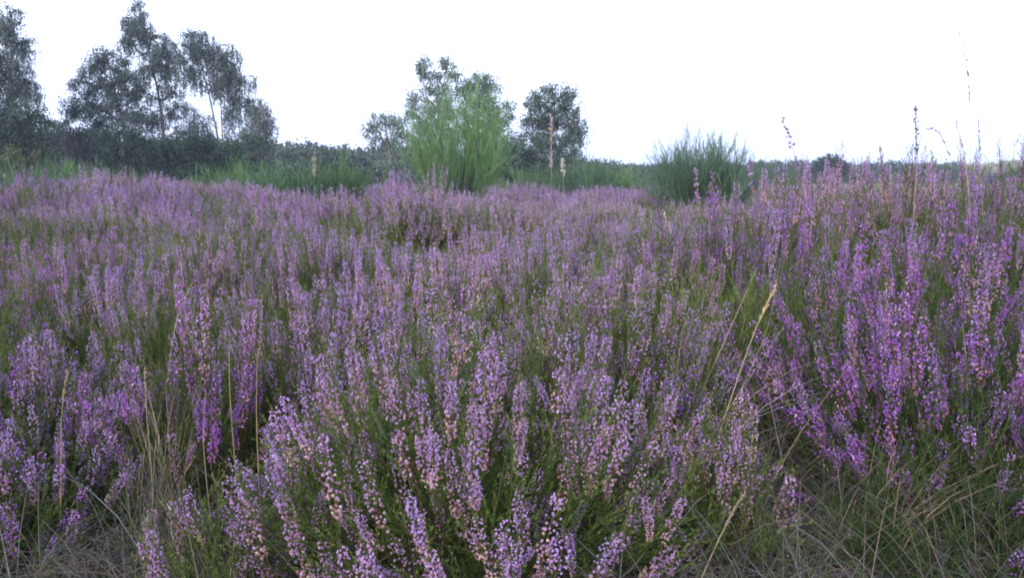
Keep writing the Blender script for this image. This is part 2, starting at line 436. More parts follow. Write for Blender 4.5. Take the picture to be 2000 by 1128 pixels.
MIDS = [  # px, y, kind, scale, label
    (1640, 3.00, 'purple', 1.15, 'purple heather bush between the straw stems and the tall right bank'),
    (1960, 2.95, 'purple', 1.22, 'dense deep purple heather bush at the right edge behind the sprawling bush'),
    (1790, 3.55, 'beige', 1.32, 'tall beige tipped heather bush topping the right bank under the dark seed spike'),
    (1500, 3.70, 'beige', 1.22, 'rust stemmed heather bush on the right bank below the dark broom'),
    (1410, 3.20, 'purple', 1.15, 'purple heather bush at the left foot of the right bank behind leaning straw'),
    (1960, 4.00, 'purple', 1.32, 'tall purple heather bush standing highest at the far right edge'),
    (1640, 4.40, 'lilac', 1.30, 'lilac heather bush on the crest of the right bank under a leaning spike'),
    (1290, 2.95, 'pink', .95, 'magenta tinted heather bush right of the tall beige pink bush'),
    (1060, 3.10, 'lilac', 1.0, 'lilac heather bush in the middle behind the beige pink spikes'),
    (880, 2.85, 'pink', .95, 'pale pink heather bush in the middle above the central green bush'),
    (760, 3.20, 'lilac', .98, 'bluish lilac heather bush left of the middle in the second row'),
    (560, 2.95, 'green', .95, 'mostly green heather bush with few flowers left of the middle'),
    (360, 2.85, 'green', .95, 'dark green heather bush beneath the arched dry grass blades'),
    (230, 3.10, 'lilac', .98, 'heather bush with thin green grass stems in front at left'),
    (60, 3.30, 'purple', .98, 'violet heather bush at the left edge in the second row'),
    (1270, 3.75, 'green', 1.0, 'grey green heather bush with scattered pale flowers right of the middle'),
    (950, 3.80, 'lilac', .95, 'pale lilac heather bush just below the dark hollow'),
    (640, 3.80, 'lilac', 1.0, 'lilac heather bush left of the dark hollow in the third row'),
    (420, 3.70, 'pink', 1.0, 'rosy heather bush above the arched dry grass'),
    (180, 3.95, 'purple', 1.0, 'violet heather bush in the third row near the left edge'),
    (1130, 4.30, 'lilac', 1.0, 'silvery lilac heather bush right of the dark hollow'),
    (800, 5.00, 'green', 1.0, 'dark green heather bush with few flowers at the hollow left of the bent stalk'),
    (905, 5.30, 'green', .9, 'low dark heather bush in the hollow right of the bent stalk'),
    (1750, 2.45, 'green', .72, 'leafy dark heather bush with almost no flowers under the arching purple spikes'),
    (2040, 2.10, 'purple', .80, 'purple heather bush cut by the right edge of the view'),
]
for i, (px, y, kind, s, lab) in enumerate(MIDS):
    x = (px - 1000) / FPX * math.hypot(y, .6)
    root = empty('heather_bush', (x, y, float(gh(x, y))), RNG.uniform(0, 6.28), s)
    tag(root, lab, 'heather', 'heather bushes behind the foreground')
    a, b = KINDS[kind]
    link('foliage', a, root); link('flowers', b, root)
    PLANTED.append((x, y, .30 * s))

# ---------------------------------------------------------------- the heather carpet beyond: a mass nobody could count
def carpet_mesh(seed, mix, flower, tint, n=62, H=.46, near=False):
    rng = np.random.default_rng(seed)
    b, sp = bushy_heather(rng, .30, H, n * (4 if near else 3) // 3, mix, flower=flower, tint=tint, low=not near, ragged=.3)
    nf = sum(len(f) for f in b.f)
    merge_spikes(b, rng, sp, MIDDLE if near else LOW)
    me = b.mesh('heather_clump', M_GREEN, smooth=False)
    me.materials.append(M_FLOWER)
    mi = np.zeros(len(me.polygons), np.int32); mi[nf:] = 1
    me.polygons.foreach_set('material_index', mi)
    return me

def scatter_object(name, variants, pts, idx, rot, scl, label, cat):
    """one mesh object of points whose geometry nodes set a variant on every point"""
    me = bpy.data.meshes.new(name)
    me.vertices.add(len(pts)); me.vertices.foreach_set('co', np.asarray(pts, np.float32).ravel())
    a = me.attributes.new('pick', 'INT', 'POINT'); a.data.foreach_set('value', np.asarray(idx, np.int32))
    a = me.attributes.new('turn', 'FLOAT_VECTOR', 'POINT'); a.data.foreach_set('vector', np.asarray(rot, np.float32).ravel())
    a = me.attributes.new('size', 'FLOAT_VECTOR', 'POINT'); a.data.foreach_set('vector', np.asarray(scl, np.float32).ravel())
    o = link(name, me); tag(o, label, cat, kind='stuff')
    ng = bpy.data.node_groups.new(name + '_scatter', 'GeometryNodeTree')
    ng.interface.new_socket('Geometry', in_out='INPUT', socket_type='NodeSocketGeometry')
    ng.interface.new_socket('Geometry', in_out='OUTPUT', socket_type='NodeSocketGeometry')
    N, L = ng.nodes.new, ng.links.new
    gi, go = N('NodeGroupInput'), N('NodeGroupOutput')
    iop = N('GeometryNodeInstanceOnPoints'); iop.inputs['Pick Instance'].default_value = True
    join = N('GeometryNodeJoinGeometry')
    for vm in reversed(variants):        # a join lists its last link first
        src = bpy.data.objects.new(vm.name, vm)          # source datablock, never linked to the scene
        oi = N('GeometryNodeObjectInfo'); oi.inputs['Object'].default_value = src; oi.inputs['As Instance'].default_value = False
        gti = N('GeometryNodeGeometryToInstance'); L(oi.outputs['Geometry'], gti.inputs[0]); L(gti.outputs[0], join.inputs[0])
    def named(nm, t):
        n = N('GeometryNodeInputNamedAttribute'); n.data_type = t; n.inputs['Name'].default_value = nm
        return n.outputs['Attribute']
    L(gi.outputs[0], iop.inputs['Points']); L(join.outputs[0], iop.inputs['Instance'])
    L(named('pick', 'INT'), iop.inputs['Instance Index'])
    e2r = N('FunctionNodeEulerToRotation'); L(named('turn', 'FLOAT_VECTOR'), e2r.inputs[0]); L(e2r.outputs[0], iop.inputs['Rotation'])
    L(named('size', 'FLOAT_VECTOR'), iop.inputs['Scale'])
    L(iop.outputs[0], go.inputs[0])
    md = o.modifiers.new('scatter', 'NODES'); md.node_group = ng
    return o

def bare(x, y):
    """True on the trodden bare patches at lower left and lower right of the central bush, and close to the camera"""
    b = ((x + .88) / .38) ** 2 + ((y - 1.70) / .50) ** 2 < 1
    b |= ((x - .62) / .36) ** 2 + ((y - 1.70) / .48) ** 2 < 1
    b |= (np.hypot(x, y) < 1.75) | (y < 1.6)
    return b

def build_carpet():
    rng = np.random.default_rng(5)
    spec = [(dict(lilac=4, pink=1, grey=2), .60, (1, 1, 1)), (dict(lilac=2, grey=4), .56, (1, 1, 1)), (dict(purple=3, lilac=4), .60, (1, 1, .95)),
            (dict(pink=3, faded=2, lilac=1), .56, (1.05, 1, .9)), (dict(faded=3, grey=2), .42, (1.1, 1.05, .9)), (dict(lilac=2, grey=1), .12, (1, 1.05, .9))]
    kinds = [carpet_mesh(51 + k, sp[0], min(.85, sp[1] * 1.3), sp[2]) for k, sp in enumerate(spec)] + [carpet_mesh(71 + k, *sp, near=True) for k, sp in enumerate(spec)]
    X, Y = [], []
    for y0, y1, dens in ((1.8, 7, 13.0), (7, 14, 9.5), (14, 26, 6.5), (26, 40, 4.0)):
        wid = .72
        area = wid * (y1 ** 2 - y0 ** 2) + 2 * (y1 - y0)
        n = int(area * dens)
        y = np.sqrt(rng.uniform(y0 ** 2, y1 ** 2, n)); x = rng.uniform(-1, 1, n) * (wid * y + 1.0)
        X.append(x); Y.append(y)
    x, y = np.concatenate(X), np.concatenate(Y)
    ok = ~bare(x, y)
    for (cx, cy, r) in PLANTED:
        ok &= np.hypot(x - cx, y - cy) > r
    ok &= ~((x > 5.2) & (y > 24))
    x, y = x[ok], y[ok]; n = len(x)
    z = gh(x, y)
    # broad drifts of colour over the moor
    hole = np.sin(2.1 * x + 1.3 * y) * np.sin(1.7 * y - 1.1 * x + 2) + .5 * np.sin(4.7 * x - 2.2 * y)
    d1 = np.sin(.9 * x + .3 * y + 1) + np.sin(.55 * y - .6 * x) + rng.normal(0, .9, n)
    left = np.exp(-((x + 4.5) / 3.5) ** 2 - ((y - 9) / 5) ** 2)
    pick = np.where(d1 > 1.2, 2, np.where(d1 > .4, 0, np.where(d1 > -.5, 1, np.where(d1 > -1.3, 3, 4))))
    pick = np.where((left > .4) & (rng.uniform(0, 1, n) < .5), 2, pick)
    hollow = np.exp(-((x + .35) / .8) ** 2 - ((y - 5.9) / 1.0) ** 2)
    pick = np.where((rng.uniform(0, 1, n) < .15 + .8 * hollow + .5 * (hole > .5)), 5, pick)
    pick = np.where(y < 6.5, pick + 6, pick)
    s = rng.uniform(.78, 1.18, n) * np.where(y > 14, 1.18, 1.0)
    sx = s * np.where(y > 14, 1.25, 1.05)
    hz = s * (1 + .12 * np.sin(1.7 * x + .8 * y) * np.cos(1.1 * y - .9 * x)) * (1 - .35 * hollow) * np.where(hole > .5, .72, 1) * rng.uniform(.85, 1.12, n)
    bank = np.exp(-((x - 2.6) / 1.3) ** 2 - ((y - 4.0) / 1.2) ** 2)
    hz = hz * (1 + .30 * bank)
    hz = np.where((np.abs(x + 1.6) < .8) & (np.abs(y - 10) < 1.3), hz * 1.35, hz)
    hz = np.where(np.hypot(x + .55, y - 8.6) < .95, hz * 1.25, hz)
    rot = np.stack([rng.normal(0, .10, n), rng.normal(0, .10, n), rng.uniform(0, 6.28, n)], 1)
    scatter_object('heather', kinds, np.stack([x, y, z - .01], 1), pick, rot, np.stack([sx, sx, hz], 1),
                   'lilac and purple heather carpet covering the moor behind the separate bushes', 'heather')
build_carpet()

# ------------------------------------------------------------------ grass
def blades(b, rng, x, y, h, r, col, lean=.5, flat=0.0, wind=(0, 0)):
    n = len(x)
    a = rng.uniform(0, 2 * np.pi, n)
    up = h * (1 - flat * rng.uniform(.5, 1, n)); out = h * (lean * rng.uniform(.2, 1, n) + flat * .7)
    b0 = np.stack([x, y, gh(x, y) - .005], 1)
    t = np.linspace(0, 1, 5)[None, :]
    P = np.zeros((n, 5, 3))
    P[:, :, 0] = b0[:, 0:1] + (np.cos(a) + wind[0])[:, None] * out[:, None] * t ** 1.7
    P[:, :, 1] = b0[:, 1:2] + (np.sin(a) + wind[1])[:, None] * out[:, None] * t ** 1.7
    P[:, :, 2] = b0[:, 2:3] + up[:, None] * (t - .25 * lean * t ** 3) + (rng.uniform(.0, .03, n) * flat)[:, None]
    b.tubes(P, r[:, None] * np.array([[1, .95, .8, .55, .15]]), col)

def straw_cols(rng, n, g=.0):
    base = np.array([[.16, .125, .10]]) * np.exp(rng.normal(0, .28, (n, 1)))
    grey = np.array([[.13, .125, .135]]) * np.exp(rng.normal(0, .25, (n, 1)))
    green = np.array([[.07, .10, .04]]) * np.exp(rng.normal(0, .25, (n, 1)))
    u = rng.uniform(0, 1, (n, 1))
    c = np.where(u < .45, base, np.where(u < .8, grey, green))
    return np.where(rng.uniform(0, 1, (n, 1)) < g, green, c)

def patch_points(rng, n, spots):
    i = rng.integers(0, len(spots), n)
    s = np.array(spots)[i]
    rr = np.sqrt(rng.uniform(0, 1, n)); a = rng.uniform(0, 6.28, n)
    return s[:, 0] + s[:, 2] * rr * np.cos(a), s[:, 1] + s[:, 3] * rr * np.sin(a)

def build_grass():
    rng = np.random.default_rng(11)
    spots = [(-.95, 1.75, .60, .65), (.60, 1.72, .36, .6), (-.5, 1.45, .6, .45), (.5, 1.40, .5, .4)]
    b = Batch()
    n = 9000
    x, y = patch_points(rng, n, spots)
    blades(b, rng, x, y, rng.uniform(.05, .20, n), rng.uniform(.0006, .0012, n), straw_cols(rng, n) * 1.15, lean=.7, flat=.85)
    n = 2200
    x, y = patch_points(rng, n, spots)
    blades(b, rng, x, y, rng.uniform(.08, .34, n), rng.uniform(.0006, .0012, n), straw_cols(rng, n, .25), lean=.8, flat=.15)
    o = b.build('dry_grass', M_STRAW); tag(o, 'grey and straw coloured dead grass lying on the bare patches', 'grass', kind='stuff')
    # green grass and moss growing through the heather
    b = Batch()
    gs = [(-1.25, 2.55, .45, .4), (-1.6, 3.2, .5, .5), (-.15, 4.6, .9, .5), (.3, 2.7, .8, .5), (-.7, 2.4, .3, .4)]
    n = 1700
    x, y = patch_points(rng, n, gs)
    col = np.array([[.06, .10, .035]]) * np.exp(rng.normal(0, .25, (n, 1))) + rng.uniform(0, .05, (n, 1)) * np.array([[1, .7, 0]])
    blades(b, rng, x, y, rng.uniform(.18, .46, n), rng.uniform(.0008, .0016, n), col, lean=.45)
    n = 6000
    x, y = patch_points(rng, n, [(-.95, 1.75, .60, .65), (.62, 1.75, .50, .65), (1.0, 1.7, .5, .4)])
    col = np.array([[.032, .050, .032]]) * np.exp(rng.normal(0, .35, (n, 1)))
    blades(b, rng, x, y, rng.uniform(.010, .045, n), rng.uniform(.0009, .0020, n), col, lean=1.1)
    # pale grass on the open ground further off
    n = 9000
    y = rng.uniform(13, 70, n); x = rng.uniform(-.75, .75, n) * y
    k = (x > 4) | (rng.uniform(0, 1, n) < .25)
    x, y = x[k], y[k]; n = len(x)
    blades(b, rng, x, y, rng.uniform(.25, .6, n) * (1 + y / 90), .0016 + y * .00014, np.where(rng.uniform(0, 1, (n, 1)) < .5, np.array([[.20, .19, .12]]), np.array([[.13, .17, .075]])) * np.exp(rng.normal(0, .2, (n, 1))), lean=.4)
    o = b.build('grass', M_STRAW); tag(o, 'green moor grass growing through the heather and over open ground', 'grass', kind='stuff')
    # thin straw stems sticking up all over the heather
    b = Batch()
    n = 1500
    y = np.sqrt(rng.uniform(2.0 ** 2, 14 ** 2, n)); x = rng.uniform(-.66, .66, n) * y
    blades(b, rng, x, y, rng.uniform(.42, .72, n), rng.uniform(.0004, .0008, n) + y * .00006, straw_cols(rng, n) * 1.35, lean=.75)
    o = b.build('straw_stems', M_STRAW); tag(o, 'scattered thin straw stems poking out of the heather carpet', 'grass', kind='stuff')
build_grass()

# ---------------------------------------------------------------- single tall stalks one can point at
STRAWC = np.array([.25, .205, .145]); GREYC = np.array([.23, .215, .215]); BROWNC = np.array([.17, .11, .08])

def polyline(pts, y, K=9):
    W = [at(px, py, yy) for (px, py), yy in zip(pts, np.broadcast_to(y, (len(pts),)))]
    W = np.array(W)
    s = np.r_[0, np.cumsum(np.linalg.norm(np.diff(W, axis=0), axis=1))]
    t = np.linspace(0, s[-1], K)
    out = np.stack([np.interp(t, s, W[:, k]) for k in range(3)], 1)
    sm = out.copy(); sm[1:-1] = .25 * out[:-2] + .5 * out[1:-1] + .25 * out[2:]
    return sm

def stalk(pts, y, label, head=None, col=STRAWC, r=.0011, name='grass_stalk', cat='grass stalk', leafs=0, seed=0, root_it=True):
    """a single stem traced in real space at y metres; head = (kind, fraction of its length that carries seeds)"""
    rng = np.random.default_rng(900 + seed)
    P = polyline(pts, y)
    if root_it:      # carry the stem on down to the soil
        gz = float(gh(P[0, 0], P[0, 1]))
        if P[0, 2] > gz:
            d = P[0] - P[1]; foot = np.array([P[0, 0] + .5 * d[0], P[0, 1], gz - .01])
            P = np.concatenate([[foot], [foot * .5 + P[0] * .5], P])
    base = P[0].copy(); P = P - base
    root = empty(name, base); tag(root, label, cat, 'tall stalks above the heather')
    K = len(P)
    b = Batch(); b.tubes(P[None], np.linspace(r, r * .45, K)[None], col * 1.0, sides=5)
    b.build('stem', M_STRAW, root)
    if head:
        kind, frac = head
        h = Batch()
        m = {'plume': 80, 'sparse': 22, 'beads': 46, 'heather': 26, 'tuft': 70}[kind]
        t = rng.uniform(1 - frac, 1, m) * (K - 1); k = np.minimum(t.astype(int), K - 2); f = (t - k)[:, None]
        p = P[k] * (1 - f) + P[k + 1] * f; d = norm(P[k + 1] - P[k])
        u = norm(rng.normal(0, 1, (m, 3)))
        S = m_per_px(y if np.isscalar(y) else y[-1])
        if kind in ('plume', 'tuft'):
            w = {'plume': 1.4, 'tuft': 4.0}[kind] * S
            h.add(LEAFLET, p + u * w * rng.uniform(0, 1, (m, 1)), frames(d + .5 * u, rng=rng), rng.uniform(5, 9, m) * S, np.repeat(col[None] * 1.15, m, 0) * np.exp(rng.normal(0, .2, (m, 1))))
        elif kind == 'sparse':
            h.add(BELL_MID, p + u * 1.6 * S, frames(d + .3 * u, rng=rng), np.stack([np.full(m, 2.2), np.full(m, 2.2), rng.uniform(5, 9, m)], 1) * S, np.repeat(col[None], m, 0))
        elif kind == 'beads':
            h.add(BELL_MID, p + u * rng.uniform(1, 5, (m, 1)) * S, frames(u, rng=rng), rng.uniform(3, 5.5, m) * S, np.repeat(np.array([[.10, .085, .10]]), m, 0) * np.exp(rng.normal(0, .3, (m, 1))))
        else:
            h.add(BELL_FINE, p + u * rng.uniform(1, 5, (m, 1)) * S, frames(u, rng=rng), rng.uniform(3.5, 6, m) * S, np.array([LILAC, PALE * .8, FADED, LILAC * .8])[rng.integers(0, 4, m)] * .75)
        h.build('seed_head' if kind != 'heather' else 'flowers', M_STRAW if kind != 'heather' else M_FLOWER, root, smooth=False)
    for q in range(leafs):
        k = 2 + q * 2
        a = rng.uniform(0, 6.28); L_ = rng.uniform(.06, .12)
        tt = np.linspace(0, 1, 6)[:, None]
        Q = P[min(k, K - 3)] + tt * L_ * np.array([[math.cos(a) * .7, math.sin(a) * .7, .8]]) - tt ** 2 * np.array([[0, 0, L_ * .5]])
        lb = Batch(); lb.tubes(Q[None], (r * np.array([1, 1.2, 1.1, .9, .6, .1]))[None], col); lb.build('leaf', M_STRAW, root)
    return root

stalk([(878, 500), (872, 420), (866, 380), (862, 350), (853, 300)], 5.2, 'kinked straw stalk with a bent joint in front of the green broom', None, STRAWC, .0022, seed=1, leafs=2)
stalk([(1078, 410), (1077, 330), (1076, 226)], 6.0, 'tall straight plumed stalk in front of the round grey green tree', ('plume', .45), np.array([.30, .24, .22]), .0018, seed=2)
stalk([(1101, 390), (1100, 350), (1098, 312)], 6.2, 'short stalk with a pale fluffy head beside the tall plumed stalk', ('tuft', .35), np.array([.34, .31, .28]), .0014, seed=3)
stalk([(613, 380), (614, 340), (613, 302)], 8.0, 'short stalk with a slim seed head before the left broom row', ('plume', .45), np.array([.26, .22, .19]), .0018, seed=4)
stalk([(1902, 570), (1899, 470), (1893, 380), (1886, 320), (1880, 268), (1866, 236)], 3.0, 'very tall pale pink stalk rising past the skyline at the right edge', ('sparse', .3), np.array([.34, .25, .22]), .0019, seed=5)
stalk([(1922, 470), (1918, 360), (1914, 300), (1911, 236)], 3.3, 'thin upright grass stalk close to the very tall pink stalk', ('sparse', .25), GREYC * .7, .0011, seed=6)
stalk([(1896, 330), (1894, 200), (1892, 130), (1882, 85), (1865, 34)], 2.6, 'faintest and highest grass stalk bending left near the top of the sky', ('sparse', .45), GREYC, .0006, seed=7)
stalk([(1788, 330), (1790, 260), (1787, 205)], 3.4, 'dark dry spike beaded with black seeds against the sky', ('beads', .6), np.array([.13, .10, .09]), .0016, 'heather_stalk', 'heather stalk', seed=8)
stalk([(1792, 300), (1800, 252), (1820, 245), (1838, 260), (1848, 290), (1856, 306)], 3.4, 'arched lilac grey stalk curving over beside the dark beaded spike', ('sparse', .5), np.array([.28, .22, .30]), .0017, seed=9)
stalk([(1562, 350), (1553, 310), (1545, 275), (1526, 226)], 3.6, 'leaning heather spike with sparse lilac bells above the skyline', ('heather', .8), np.array([.20, .12, .12]), .0015, 'heather_stalk', 'heather stalk', seed=10)
stalk([(1385, 905), (1430, 770), (1475, 640), (1517, 556)], [1.8, 1.85, 1.9, 1.95], 'thick golden straw stem leaning right across the pink heather', ('plume', .18), np.array([.38, .29, .16]), .0018, seed=11)
stalk([(1352, 800), (1400, 700), (1440, 610), (1462, 560)], [2.0, 2.0, 2.05, 2.1], 'thinner straw stem leaning beside the thick golden stem', None, STRAWC, .0016, seed=12)
stalk([(1370, 1128), (1400, 1060), (1430, 1000), (1456, 960)], [1.35, 1.35, 1.38, 1.4], 'straw stalk with a pale slim plume at the bottom right of the central bush', ('plume', .35), STRAWC, .0016, seed=13)
stalk([(305, 850), (325, 760), (335, 680), (345, 610), (378, 548)], 2.4, 'arched leafy straw stalk at left curving right at its top', None, np.array([.34, .28, .18]), .0022, seed=14, leafs=1)
stalk([(372, 860), (374, 700), (380, 575)], 2.4, 'straight straw stalk just right of the arched leafy stalk', None, STRAWC, .0016, seed=15, leafs=1)
stalk([(376, 820), (388, 700), (412, 590), (400, 555)], 2.5, 'slender nodding straw stalk right of the arched pair', ('sparse', .2), STRAWC, .0013, seed=16)
stalk([(112, 1128), (120, 950), (118, 800), (132, 720)], 1.75, 'thin straw stalk standing alone on the lower left bare patch', ('sparse', .15), np.array([.36, .29, .15]), .0014, seed=17)
stalk([(515, 1110), (506, 950), (500, 800), (503, 690)], 1.65, 'upright yellow straw stalk in front of the slim magenta bush', None, np.array([.30, .26, .12]), .0015, seed=18)
stalk([(468, 1000), (455, 860), (447, 740), (449, 650)], 1.9, 'upright green yellow stalk left of the yellow straw stalk', None, np.array([.22, .21, .09]), .0018, seed=19, leafs=1)
stalk([(1497, 960), (1570, 830), (1640, 740), (1676, 688)], [1.7, 1.75, 1.8, 1.85], 'brown woody stem leaning right below the arching purple spikes', None, BROWNC, .0019, seed=20)
stalk([(1550, 1080), (1540, 950), (1515, 840), (1500, 760)], 1.75, 'kinked grey straw stem standing on the lower right bare patch', None, GREYC, .0015, seed=21)
stalk([(1885, 1090), (1887, 880), (1890, 720), (1880, 630)], 1.75, 'tall upright stem in front of the sprawling purple bush', None, np.array([.34, .25, .18]), .0015, seed=22)
stalk([(1325, 480), (1312, 455), (1298, 420)], 5.0, 'short pale pink stalk leaning left in the mid heather', ('plume', .5), np.array([.48, .36, .30]), .0024, seed=23)
stalk([(785, 470), (775, 430), (758, 368)], 6.0, 'thin straw stalk leaning left at the edge of the dark hollow', None, STRAWC, .0016, seed=24)
stalk([(1722, 350), (1722, 310), (1720, 288)], 5.0, 'small pale grass head above the right bank skyline', ('sparse', .5), GREYC, .0011, seed=25)
stalk([(1980, 1128), (1974, 1090), (1968, 1040), (1950, 1018)], 1.5, 'dry brown plume at the bottom right corner', ('tuft', .4), GREYC * .9, .0014, seed=26)
stalk([(1365, 420), (1362, 370), (1358, 325)], 3.6, 'upright heather spike in front of the dark broom at its left', ('heather', .6), np.array([.20, .13, .10]), .0014, 'heather_stalk', 'heather stalk', seed=27)
stalk([(1396, 420), (1393, 372), (1390, 335)], 3.5, 'upright purple heather spike in front of the middle of the dark broom', ('heather', .6), np.array([.20, .13, .10]), .0014, 'heather_stalk', 'heather stalk', seed=28)
stalk([(1472, 400), (1468, 360), (1466, 310)], 3.7, 'rust brown heather spike at the right side of the dark broom', ('heather', .6), np.array([.24, .13, .09]), .0016, 'heather_stalk', 'heather stalk', seed=29)

stalk([(1405, 860), (1455, 740), (1500, 650), (1524, 505)], [1.85, 1.9, 2.0, 2.1], 'fine straw stem crossing behind the top of the thick golden stem', None, STRAWC * 1.3, .0009, seed=30)
stalk([(1345, 930), (1420, 800), (1490, 700), (1530, 640)], [1.75, 1.8, 1.9, 1.95], 'fine pale straw stem leaning lowest beside the thick golden stem', None, STRAWC * 1.3, .0010, seed=31)
stalk([(290, 1100), (300, 960), (285, 800), (282, 720)], 1.75, 'fine pale straw stem standing left of the upright straw tuft', ('sparse', .2), STRAWC * 1.3, .0010, seed=32)
stalk([(420, 1120), (410, 1000), (395, 860), (402, 760)], 1.6, 'fine pale straw stem rising from the curling grass at lower left', None, STRAWC * 1.3, .0010, seed=33)

def tuft(px, y, n, h, lean, label, seed, cols=(STRAWC, GREYC, BROWNC), wind=(.6, 0)):
    rng = np.random.default_rng(seed)
    x = (px - 1000) / FPX * math.hypot(y, CAM_H); z = float(gh(x, y))
    b = Batch()
    xs, ys = rng.normal(0, .03, n), rng.normal(0, .03, n)
    t = np.linspace(0, 1, 6)[None]
    a = rng.uniform(0, 6.28, n); out = lean * rng.uniform(.2, 1, n) * h; up = h * rng.uniform(.45, 1, n)
    P = np.zeros((n, 6, 3))
    P[:, :, 0] = xs[:, None] + ((np.cos(a) * .55 + wind[0]) * out)[:, None] * t ** 1.5
    P[:, :, 1] = ys[:, None] + ((np.sin(a) * .55 + wind[1]) * out)[:, None] * t ** 1.5
    P[:, :, 2] = up[:, None] * (t - .2 * t ** 3) - .01
    c = np.array(cols)[rng.integers(0, len(cols), n)] * np.exp(rng.normal(0, .2, (n, 1)))
    b.tubes(P, rng.uniform(.0007, .0013, n)[:, None] * np.array([[1, 1, .9, .75, .5, .15]]), c)
    o = b.build('grass_tuft', M_STRAW); o.location = (x, y, z)
    tag(o, label, 'grass tuft', 'dry grass tufts around the bare patches')
GR = np.array([.075, .105, .035])
tuft(1320, 2.00, 60, .50, .75, 'tall pale straw tuft leaning right between the central bush and the purple bank', 310, (STRAWC * 1.5, GREYC * 1.3, GR * 1.4), (.6, 0))
tuft(350, 1.90, 60, .46, .45, 'upright pale straw tuft beside the slim magenta bush', 311, (STRAWC * 1.5, STRAWC * 1.2, GR * 1.4), (.05, 0))
tuft(1640, 1.50, 70, .34, .9, 'fan of pinkish straw leaning right across the lower right bare patch', 301, (BROWNC * 1.6, STRAWC * 1.3, GR), (.75, .1))
tuft(1745, 1.70, 45, .30, .8, 'green and straw grass tuft below the sprawling purple bush', 302, (GR, BROWNC * 1.3, STRAWC * 1.3), (.5, 0))
tuft(1270, 1.95, 50, .40, .7, 'dry bent grass tuft between the central bush and the right bank', 303, (STRAWC, GREYC, GR), (.5, 0))
tuft(1470, 1.95, 60, .30, .9, 'greyish dead grass tuft at the back of the lower right bare patch', 304, (GREYC, STRAWC, BROWNC), (-.2, 0))
tuft(330, 1.75, 70, .34, .55, 'straw grass tuft at the left foot of the central bush', 305, (STRAWC * 1.1, GREYC, GR), (.1, 0))
tuft(230, 2.2, 60, .30, .8, 'green grass tuft hanging under the leaning left heather bush', 306, (GR, GR * .8, GREYC), (-.4, -.3))
tuft(480, 1.48, 50, .22, .9, 'curling pale grass tuft at the bottom left of the central bush', 307, (STRAWC, GR * 1.3, STRAWC), (.2, -.1))
tuft(90, 1.75, 60, .18, 1.1, 'short grey twiggy grass tuft at the bottom left corner', 308, (GREYC * .8, BROWNC, GREYC), (.1, 0))
tuft(1950, 1.55, 60, .22, .9, 'dark green grass tuft at the bottom right corner', 309, (GR * .5, GR * .7, BROWNC), (-.2, 0))

# ------------------------------------------------------------------ broom bushes
BR_D = np.array([.062, .120, .060]); BR_L = np.array([.135, .24, .080]); BR_B = np.array([.062, .105, .068]); WOOD = np.array([.085, .075, .055])

def broom_meshes(seed, n_main, H, Rad, c0, c1, r, side=9, spread=.5, bare_low=.28, fork=6):
    rng = np.random.default_rng(seed)
    a = rng.uniform(0, 6.28, n_main); rr = np.sqrt(rng.uniform(0, 1, n_main))
    hh = H * np.clip(1.02 - .38 * rr ** 2, .3, 1.1) * rng.uniform(.58, 1.06, n_main)
    tip = np.stack([Rad * rr * np.cos(a), Rad * rr * np.sin(a), hh], 1)
    b0 = np.stack([tip[:, 0] * .10, tip[:, 1] * .10, np.full(n_main, -.05)], 1)
    mid = b0 * .5 + tip * .5; mid[:, :2] += tip[:, :2] * .22
    t = np.linspace(0, 1, 7)[None, :, None]
    P = (1 - t) ** 2 * b0[:, None] + 2 * t * (1 - t) * mid[:, None] + t ** 2 * tip[:, None]
    P[:, 1:6] += rng.normal(0, H * .012, (n_main, 5, 3))
    st = Batch()
    st.tubes(P[:, :4], np.array([2.6, 2.1, 1.7, 1.3])[None] * r * 1.6, np.stack([WOOD, WOOD, WOOD * .7 + c0 * .4, c0])[None].repeat(n_main, 0))
    tw = Batch()
    cm = c0 + (c1 - c0) * rng.uniform(0, 1, (n_main, 1))
    tw.tubes(P[:, 3:], np.array([1.3, 1.1, .9, .5])[None] * r, cm)
    m = n_main * side
    i = np.repeat(np.arange(n_main), side)
    tt = rng.uniform(bare_low, .95, m) * 6; k = np.minimum(tt.astype(int), 5); f = (tt - k)[:, None]
    s0 = P[i, k] * (1 - f) + P[i, k + 1] * f
    L_ = H * rng.uniform(.12, .32, m)
    d = norm(norm(P[i, k + 1] - P[i, k]) + spread * norm(rng.normal(0, 1, (m, 3))) * np.array([1, 1, .4]))
    u = np.linspace(0, 1, 4)[None, :, None]
    Q = s0[:, None] + d[:, None] * L_[:, None, None] * u
    Q[:, :, 2] += (L_ * .18)[:, None] * np.linspace(0, 1, 4)[None] ** 2
    tw.tubes(Q, np.array([.85, .75, .6, .25])[None] * r, cm[i] * np.exp(rng.normal(0, .15, (m, 1))))
    m2 = m * fork // 3
    j = rng.integers(0, m, m2); f = rng.uniform(.2, .95, (m2, 1))
    s1 = Q[j, 0] * (1 - f) + Q[j, 3] * f
    d2 = norm(d[j] + .55 * norm(rng.normal(0, 1, (m2, 3))) + np.array([0, 0, .25])); L2 = H * rng.uniform(.06, .16, m2)
    Q2 = s1[:, None] + d2[:, None] * L2[:, None, None] * np.linspace(0, 1, 3)[None, :, None]
    tw.tubes(Q2, np.array([.65, .55, .2])[None] * r, cm[i[j]] * np.exp(rng.normal(.05, .18, (m2, 1))))
    return st.mesh('stem', M_BARK), tw.mesh('twigs', M_BROOM)

def broom(px, y, meshes, label, s=1.0, rz=0.0, dz=0.0):
    x = (px - 1000) / FPX * y
    root = empty('broom_bush', (x, y, float(gh(x, y)) + dz), rz, s)
    tag(root, label, 'broom', 'broom bushes on the moor')
    link('stem', meshes[0], root); link('twigs', meshes[1], root)

